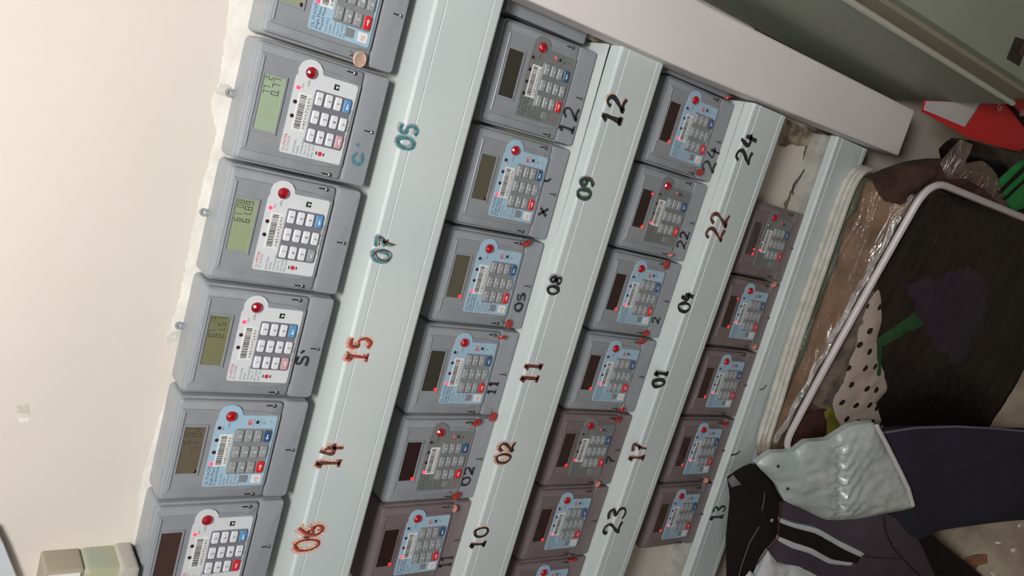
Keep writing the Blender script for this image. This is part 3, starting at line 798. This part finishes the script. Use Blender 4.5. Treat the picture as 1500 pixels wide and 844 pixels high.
def rrbox(name, x0, x1, fy, yb, zt, zb, m, parent=None, n=22, r=.03, wr=.003, seed=1, wf=16):
    """soft box between back plane yb and slanting front fy(x), with rounded corners and wrinkles"""
    mb = MB(); ls = []
    def prof(t):   # outline in x/z for loop index
        pass
    # build as cube-sphere like grid
    vs = {}; V = []; Fc = []
    def vid(i, j, k):
        key = (i, j, k)
        if key not in vs:
            u, v, w_ = i / n, j / n, k / n; x = x0 + (x1 - x0) * u; z = zb + (zt - zb) * w_; ya = fy(x, z); y = yb + (ya - yb) * v
            dx, dz, dy = x1 - x0, zt - zb, abs(ya - yb)
            def rnd3(px, pz, py):
                # pull corner points onto the rounding radius
                cx = min(max(px, x0 + r), x1 - r); cz = min(max(pz, zb + r), zt - r); lo, hi = min(ya, yb), max(ya, yb); rr = min(r, dy * .45); cy = min(max(py, lo + rr), hi - rr)
                d = Vector(((px - cx) / r, (py - cy) / rr, (pz - cz) / r)); l = d.length
                if l > 1: d /= l
                return Vector((cx + d.x * r, cy + d.y * rr, cz + d.z * r))
            p = rnd3(x, z, y); c_ = Vector(((x0 + x1) / 2, (ya + yb) / 2, (zt + zb) / 2)); q = Vector((p.x * wf, p.y * wf, p.z * wf * .6 + seed))
            off = wr * (noise.noise(q) + .6 * noise.noise(q * 2.3)); dd = (p - c_); dd = Vector((dd.x / dx, dd.y / max(dy, .01), dd.z / dz)).normalized(); p += dd * off
            if p.y > yb: p.y = yb
            vs[key] = len(V); V.append(p)
        return vs[key]
    for a in range(n):
        for b_ in range(n):
            for f in (0, n):
                Fc.append((vid(f, a, b_), vid(f, a + 1, b_), vid(f, a + 1, b_ + 1), vid(f, a, b_ + 1)))
                Fc.append((vid(a, f, b_), vid(a + 1, f, b_), vid(a + 1, f, b_ + 1), vid(a, f, b_ + 1)))
                Fc.append((vid(a, b_, f), vid(a + 1, b_, f), vid(a + 1, b_ + 1, f), vid(a, b_ + 1, f)))
    mb.add(V, Fc); return mb.build(name, m, parent, True)


BX0, BX1, BZT, BZB = -.485, .082, -1.082, -1.742
bag = empty('clear_zip_bag', (-.2, -.08, ZF)); tag(bag, 'clear plastic zipped storage bag with white piping, stuffed with clothes, leaning below the meters', 'storage bag')
rrbox('plastic_shell', BX0, BX1, yf, -.018, BZT, BZB, PVC, bag, n=26, r=.028, wr=.004)
PIPE = mat('white_piping', (196, 190, 192), .22, bump=.3, bscale=400); TAPE = mat('white_zip_tape', (196, 194, 186), .7, col2=(176, 174, 164), scale=60, bump=.4, bscale=300)


def round_path(P, seg=5, r=.03):
    out = []
    for i, p in enumerate(P):
        if i in (0, len(P) - 1): out.append(Vector(p)); continue
        p = Vector(p); a = (Vector(P[i - 1]) - p); c = (Vector(P[i + 1]) - p); ra = min(r, a.length * .45); rc = min(r, c.length * .45); a = a.normalized() * ra; c = c.normalized() * rc
        for k in range(seg + 1):
            t = k / seg; out.append((p + a) * (1 - t) ** 2 + p * 2 * t * (1 - t) + (p + c) * t * t)
    return out


pf = lambda x, z, d=.003: (x, yf(x, z) - d, z)
path = round_path([pf(BX0 + .03, -1.70), pf(BX0 + .035, -1.088), pf(-.3, -1.083), pf(-.1, -1.083), pf(.082, -1.086), pf(.080, -1.4), pf(.078, -1.72)], 7, .05)
MB().tube(path, .0062, 8).build('piping', PIPE, bag, True)
for dx, dz, rr in ((.006, .010, .0045), (.014, .014, .003)):
    pth = [(BX0 + .05 + (BX1 - BX0 - .12) * i / 24, yf(BX0 + .05 + (BX1 - BX0 - .12) * i / 24) + dz + .002 * math.sin(i * 1.7), BZT + .003 + .0015 * math.sin(i * 2.3)) for i in range(25)]
    MB().tube(pth, [rr * (.6 + .4 * abs(math.sin(i * .9))) for i in range(25)], 7).build('sheen_fold', plastic('clear_sheen', (245, 242, 240), .4, .12, 1, 90), bag, True)  # glossy tubes added to give the plastic its sheen along the piping
# zip tape along the back edge of the top
tp = MB(); path = round_path([(BX0 + .004, -.030, -1.30), (BX0 + .006, -.028, -1.088), (-.25, -.022, -1.080), (.05, -.020, -1.078), (.083, -.022, -1.10), (.083, -.026, -1.22)], 7, .05)
for dy, dz, rr in ((.0, .0, .0065), (-.011, .001, .0050), (-.020, .0015, .0050)):
    tp.tube([p + Vector((0, dy, dz)) for p in path], rr, 8)
tp.build('zip_tape', TAPE, bag, True)
for i in range(3):
    pass
# what is in the bag
o = rrbox('brown_blanket', BX0 + .012, BX1 - .02, lambda x, z: yf(x, z) + .026, -.040, -1.096, -1.26, BROWNF, None, n=20, r=.012, wr=.010, seed=5, wf=18)
tag(o, 'folded brown blanket along the top of the clear bag', 'blanket')
o = rrbox('olive_quilt', BX0 + .010, BX1 - .012, lambda x, z: -.038, -.022, -1.092, -1.30, fabric('olive_quilt', (122, 134, 116), (104, 116, 104), scale=10), None, n=18, r=.012, wr=.003, seed=8)
tag(o, 'grey-green quilt between the white zip and the brown blanket in the bag', 'quilt')
o = rrbox('black_clothing', -.43, BX1 - .010, lambda x, z: yf(x, z) + .016, -.055, -1.27, -1.735, BLACKF, None, n=18, r=.04, wr=.006, seed=9)
tag(o, 'mass of black clothing filling the lower part of the clear bag', 'clothing')
BP = (-.1459 + .121 + .016, -.1617, .11)
o = cloth('black_garment', [(1375, 285), (1430, 300), (1500, 345), (1560, 400), (1540, 470), (1500, 545), (1462, 632), (1290, 640), (1296, 560), (1285, 470), (1290, 400), (1325, 320)], BP, BLACKF, th=.006, wr=.004, seed=2, back=.003)
tag(o, 'black garment pressed flat behind the clear front of the bag', 'garment')
o = cloth('purple_garment', [(1328, 422), (1360, 405), (1420, 390), (1450, 420), (1440, 480), (1405, 535), (1370, 510), (1345, 465)], BP, PURP, th=.004, wr=.002, lay=.007, seed=3, back=.002)
tag(o, 'dark purple folded garment in the middle of the bag front', 'garment')
o = cloth('green_strap', [(1286, 497), (1340, 458), (1353, 476), (1292, 508), (1290, 560), (1282, 555)], BP, GREENF, th=.003, wr=.001, lay=.008, seed=3, back=.002, h=.006, round_=False)
tag(o, 'bent green fabric strap beside the polka dot cloth in the bag', 'strap')
o = cloth('polka_dot_cloth', [(1270, 450), (1288, 425), (1292, 470), (1284, 500), (1294, 545), (1300, 572), (1283, 590), (1297, 640), (1235, 635), (1220, 592), (1235, 560), (1250, 510)], BP, DOTW, th=.004, wr=.004, lay=.007, seed=4, back=.002, h=.006, rag=.8)
tag(o, 'white cloth with black polka dots pressed against the bag front', 'cloth')
o = cloth('yellow_green_cloth', [(1208, 605), (1217, 598), (1234, 615), (1236, 640), (1212, 640)], BP, YGF, th=.004, wr=.004, lay=.006, seed=4, back=.002, h=.005)
tag(o, 'small yellow-green cloth peeping out beside the polka dot cloth', 'cloth')
o = cloth('maroon_garment', [(1150, 640), (1175, 610), (1215, 600), (1212, 645), (1190, 665), (1150, 670)], BP, MAROON, th=.006, wr=.006, lay=.003, seed=6, back=.003, h=.006)
tag(o, 'maroon-brown garment behind the lower left corner of the bag front', 'garment')
o = cloth('grey_garment', [(1190, 590), (1225, 520), (1262, 450), (1280, 425), (1286, 440), (1262, 500), (1240, 560), (1222, 600)], BP, fabric('grey_cloth', (150, 142, 138), (96, 90, 88), scale=30), th=.004, wr=.005, lay=.004, seed=7, back=.003, h=.006)
tag(o, 'grey garment between the white piping and the polka dot cloth', 'garment')
# side end: bundle behind the bag's right end
SP = (-.060, 0, .10)
o = cloth('maroon_bundle', [(1300, 262), (1345, 242), (1385, 236), (1430, 240), (1470, 285), (1520, 330), (1560, 380), (1500, 370), (1430, 300), (1365, 268), (1320, 300)], (-.10, 0, .03), fabric('dull_maroon_cloth', (92, 66, 58), (58, 40, 36), scale=24), th=.02, edge=.03, wr=.012, seed=11, back=.03, h=.012)
tag(o, 'dark maroon bundle wrapped in plastic bulging over the right end of the bag', 'bundle')
WRAP = plastic('crinkled_wrap', (240, 220, 214), .30, .3, 1, 60)
o = cloth('plastic_wrap', [(1380, 240), (1410, 205), (1425, 212), (1412, 240), (1440, 236), (1460, 255), (1475, 300), (1478, 312), (1445, 280), (1415, 262), (1388, 262)], (-.12, 0, .03), WRAP, th=.012, edge=.02, wr=.012, wf=60, seed=12, back=.004, h=.006)
tag(o, 'crinkled clear plastic wrap beside the maroon bundle', 'plastic wrap')
o = cloth('black_sack', [(1398, 222), (1418, 205), (1450, 214), (1490, 225), (1530, 250), (1540, 330), (1500, 330), (1470, 290), (1440, 262), (1405, 245)], (-.06, 0, .02), mat('black_plastic', (26, 22, 24), .35, bump=.6, bscale=40), th=.02, edge=.03, wr=.010, seed=13, back=.03, h=.012)
tag(o, 'black plastic sack below the red and white carton', 'sack')
GS = (-.16, 0, .0)
sh = empty('green_striped_cloth', at(1480, 300, -.16)); tag(sh, 'bright green cloth with thin black stripes at the right edge of the photo', 'cloth')
cloth('cloth_body', [(1462, 272), (1500, 238), (1545, 230), (1545, 320), (1500, 305), (1484, 310)], GS, fabric('bright_green_cloth', (44, 132, 66), (52, 142, 74)), sh, th=.006, wr=.002, h=.008, back=.01, round_=False)
for a in (((1463, 281), (1466, 284), (1520, 232), (1516, 229)), ((1470, 292), (1472, 294), (1520, 250), (1518, 248))):
    cloth('stripe', a, GS, BLACKF, sh, th=.001, wr=0, lay=.008, h=.01, back=.002, round_=False)

# red and white carton under the cabinet
CP = (-.035, .0, .06)
ct = empty('red_and_white_carton', at(1430, 200, *CP)); tag(ct, 'flattened red carton with a white panel, wedged below the grey-green cabinet', 'carton')
REDC = mat('red_carton', (205, 30, 38), .4, bump=.05); WHC = mat('white_carton', (196, 194, 194), .4)
cloth('panel', [(1354, 147), (1350, 163), (1420, 203), (1470, 217), (1494, 222), (1530, 190), (1530, 150), (1488, 145), (1476, 153), (1435, 150)], CP, REDC, ct, th=.002, edge=.001, wr=0, h=.02, back=.001, round_=False)
cloth('white_panel', [(1357, 148), (1353, 161), (1413, 186), (1436, 151)], CP, WHC, ct, th=.0008, edge=.001, wr=0, lay=.0032, h=.02, back=.0005, round_=False)
cloth('black_band', [(1474, 152), (1482, 152), (1530, 205), (1515, 205)], CP, BLACKF, ct, th=.0008, edge=.001, wr=0, lay=.0032, h=.02, back=.0005, round_=False)
tt = MB(); c = at(1461, 160, CP[0] - .0045, 0, CP[2])


def text_on(mb, s, px, py, plane, size, ang, lay):
    Y, b, c_ = plane; O = at(px, py, Y - lay, b, c_); vs, fs, wd = text_geo(s, size); nrm = Vector((b, -1, c_)).normalized(); ux = Vector((1, b, 0)).normalized(); uz = nrm.cross(ux)
    if uz.z < 0: uz = -uz
    ca, sa = math.cos(math.radians(ang)), math.sin(math.radians(ang))
    mb.add([O + ux * (x * ca - z * sa) + uz * (x * sa + z * ca) for x, z in vs], fs)


text_on(tt, 'G', 1459, 163, CP, .024, -72, .0046); text_on(tt, 'Gi', 1492, 172, CP, .018, -60, .0046)
tt.build('carton_print', mat('white_print', (225, 215, 215), .5), ct, recalc=False)

# ------------------------------------------------------------------ heap of clothes in front
PL = (-.10 + .35 * 1.15 - .045, -.10, .35)
heap = cloth('dark_clothes_heap', [(1100, 900), (1100, 712), (1120, 690), (1150, 680), (1240, 690), (1330, 705), (1345, 770), (1362, 783), (1438, 844), (1505, 898)], PL, BLACKF, None, th=.006, wr=.006, back=.03, lay=-.014, h=.02, round_=False)
tag(heap, 'black clothes heap underneath the silver and navy garments', 'clothes heap')
o = cloth('navy_trousers', [(1285, 635), (1340, 628), (1400, 627), (1460, 630), (1560, 640), (1570, 770), (1500, 762), (1440, 768), (1375, 778), (1340, 795), (1310, 790), (1295, 740), (1290, 690)], PL, NAVYF, None, th=.014, edge=.03, wr=.006, wf=9, seed=21, back=.012, lay=-.004, h=.012)
tag(o, 'navy trousers leg stretching to the right edge of the photo', 'trousers')
TROUS = o
MB().tube([at(x, y, PL[0] - .006, PL[1], PL[2]) for x, y in ((1288, 635), (1340, 627), (1400, 625), (1460, 628), (1540, 636))], .0022, 6).build('seam', fabric('grey_seam', (96, 92, 104)), TROUS, True)
jk = empty('sports_jacket', at(1200, 800, *PL)); tag(jk, 'plum-grey jacket with black collar and two white-edged stripes, lying over the heap', 'jacket')
cloth('body_panel', [(1138, 742), (1160, 735), (1220, 755), (1290, 750), (1330, 770), (1350, 800), (1380, 870), (1380, 910), (1130, 910), (1120, 860), (1125, 790)], PL, GREYF, jk, th=.012, edge=.03, wr=.006, wf=14, seed=31, lay=.002, back=.01)
cloth('collar', [(1066, 700), (1080, 690), (1102, 680), (1125, 700), (1143, 735), (1141, 780), (1125, 800), (1105, 830), (1085, 870), (1062, 900), (1066, 860), (1064, 790), (1070, 730)], PL, BLACKF, jk, th=.014, edge=.015, wr=.005, wf=24, seed=32, lay=.006, back=.003, h=.007)
cloth('dark_band', [(1140, 762), (1200, 778), (1262, 815), (1256, 826), (1232, 824), (1190, 806), (1140, 787)], PL, BLACKF, jk, th=.003, edge=.004, wr=.001, lay=.0165, back=.006, h=.008)
for s in ([(1141, 759), (1163, 767), (1198, 775), (1230, 793), (1266, 811), (1263, 817), (1228, 801), (1195, 782), (1162, 773), (1141, 765)], [(1140, 786), (1165, 796), (1190, 804), (1218, 820), (1250, 825), (1246, 829), (1215, 826), (1186, 811), (1160, 803), (1140, 792)]):
    cloth('stripe', s, PL, fabric('white_piping_cloth', (176, 182, 184)), jk, th=.003, edge=.003, wr=.001, lay=.019, back=.006, h=.005)
for nm, ps, cc in (('seam', ((1294, 757), (1297, 780), (1308, 803), (1330, 828), (1352, 850)), (30, 26, 30)), ('seam', ((1262, 815), (1290, 818), (1318, 819)), (34, 28, 34)), ('seam', ((1143, 735), (1141, 760), (1140, 788), (1126, 802), (1108, 828)), (92, 44, 52)), ('seam', ((1112, 772), (1098, 795), (1086, 830), (1078, 860)), (88, 80, 84)), ('seam', ((1120, 722), (1119, 735), (1116, 748)), (88, 80, 84))):
    MB().tube([at(x, y, PL[0] - .0265, PL[1], PL[2]) for x, y in ps], .0011, 5).build(nm, fabric('seam_%d' % cc[0], cc), jk)
MB().lathe([(.0035, 0), (.0035, .002), (.002, .003)], tuple(at(1130, 762, PL[0] - .026, PL[1], PL[2])), 10).build('button', mat('grey_button', (150, 146, 146), .4), jk)
cloth('collar_label', [(1068, 706), (1076, 698), (1086, 710), (1072, 714)], PL, fabric('label_grey', (110, 104, 108)), jk, th=.002, edge=.003, wr=0, lay=.022, back=.006, h=.004)


def ruche(w3, v, d):
    p = at(1217, 640, *PL); q = at(1222, 750, *PL); e = (q - p).normalized(); r_ = w3 - p; nn = Vector((PL[1], -1, PL[2])).normalized(); r_ = r_ - nn * r_.dot(nn); t = r_.dot(e); s = (r_ - e * t).length
    return math.exp(-(s / .009) ** 2) * (.005 * math.sin(t * 380) - .005) + .0035 * math.exp(-abs(s) / .022) * math.sin(t * 210 + s * 260) + .002 * noise.noise(w3 * 55)


sv = empty('silver_skirt', at(1230, 700, *PL)); tag(sv, 'shiny silver gathered garment lying across the clothes heap', 'garment')
cloth('satin_panel', [(1108, 680), (1130, 664), (1162, 662), (1180, 648), (1212, 645), (1245, 625), (1280, 620), (1296, 650), (1322, 690), (1340, 742), (1300, 752), (1260, 760), (1212, 762), (1180, 748), (1148, 733), (1138, 712), (1122, 695)], PL, SILV, sv, th=.016, edge=.016, wr=.005, wf=20, seed=41, lay=.014, back=.012, h=.0042, extra=ruche)
MB().tube([at(x, y, PL[0] - .033, PL[1], PL[2]) for x, y in ((1284, 624), (1298, 650), (1318, 690), (1330, 715), (1337, 740))], .0042, 8).build('hem', fabric('white_hem', (196, 196, 194)), sv, True)
for x, y in ((1139, 683), (1153, 716)):
    MB().lathe([(.003, 0), (.003, .002), (.0015, .002)], tuple(at(x, y, PL[0] - .034, PL[1], PL[2])), 10).build('eyelet', mat('dark_eyelet', (60, 56, 66), .4), sv)
o = cloth('white_cloth', [(1125, 806), (1140, 826), (1170, 830), (1205, 850), (1220, 900), (1080, 900), (1090, 842), (1098, 836), (1108, 846), (1115, 830)], PL, WHITEF, None, th=.012, edge=.012, wr=.010, wf=30, seed=51, lay=.016, back=.012, h=.007)
tag(o, 'crumpled white cloth under the black collar at the bottom edge of the photo', 'cloth')
o = cloth('red_piping_cloth', [(1066, 800), (1071, 792), (1076, 850), (1074, 900), (1062, 900), (1064, 850)], PL, fabric('red_cloth', (130, 30, 34)), None, th=.004, edge=.01, wr=.002, lay=.0, back=.003, h=.008)
tag(o, 'narrow red cloth edge between the black collar and the lowest trunking', 'cloth')
# things on the floor
o = MB(); pts = [at(x, y, 0) for x, y in ()]
def floor_at(px, py, z=ZF):
    d = ray(px, py); t = (z - CAM.z) / d.z; return CAM + d * t
def flake(px, rad, m, label, name='leaf_scrap', el=1.0, ang=0, seed=0):
    c = floor_at(*px, ZF + .002); mb = MB(); n = 14; L_ = []
    for k in range(n):
        a = 2 * math.pi * k / n; r_ = rad * (.8 + .35 * noise.noise(Vector((math.cos(a) * 2, math.sin(a) * 2, seed)))); x = r_ * math.cos(a) * el; y = r_ * math.sin(a)
        ca, sa = math.cos(ang), math.sin(ang); L_.append((c.x + x * ca - y * sa, c.y + x * sa + y * ca))
    mb.loops([[(x, y, ZF + .0003) for x, y in L_], [(c.x + (x - c.x) * .9, c.y + (y - c.y) * .9, ZF + .003 + .003 * (i % 3)) for i, (x, y) in enumerate(L_)]]); o = mb.build(name, m); tag(o, label, 'scrap'); return o
flake((1425, 824), .018, mat('brown_scrap', (132, 92, 66), .7, bump=.3), 'brown dry scrap on the dusty floor beside the black heap', el=2.6, ang=-.6)
for i, ((x, y), s) in enumerate(zip(((1485, 806), (1455, 840), (1462, 795), (1494, 770)), ('round', 'ragged', 'long', 'tiny'))):
    flake((x, y), .006 - .0008 * i, PLAST, f'{s} white paint flake on the dusty floor at the lower right', 'paint_flake', 1.2 + .3 * i, i, i)
o = cloth('pink_wrapper', [(1474, 540), (1484, 534), (1510, 545), (1510, 575), (1496, 560), (1478, 552)], (-.15, 0, 0), fabric('dusty_pink', (150, 112, 108), (170, 130, 120), scale=60), None, th=.004, wr=.003, back=.01, h=.006)
tag(o, 'small dusty pink wrapper at the right edge beside the bag', 'wrapper')
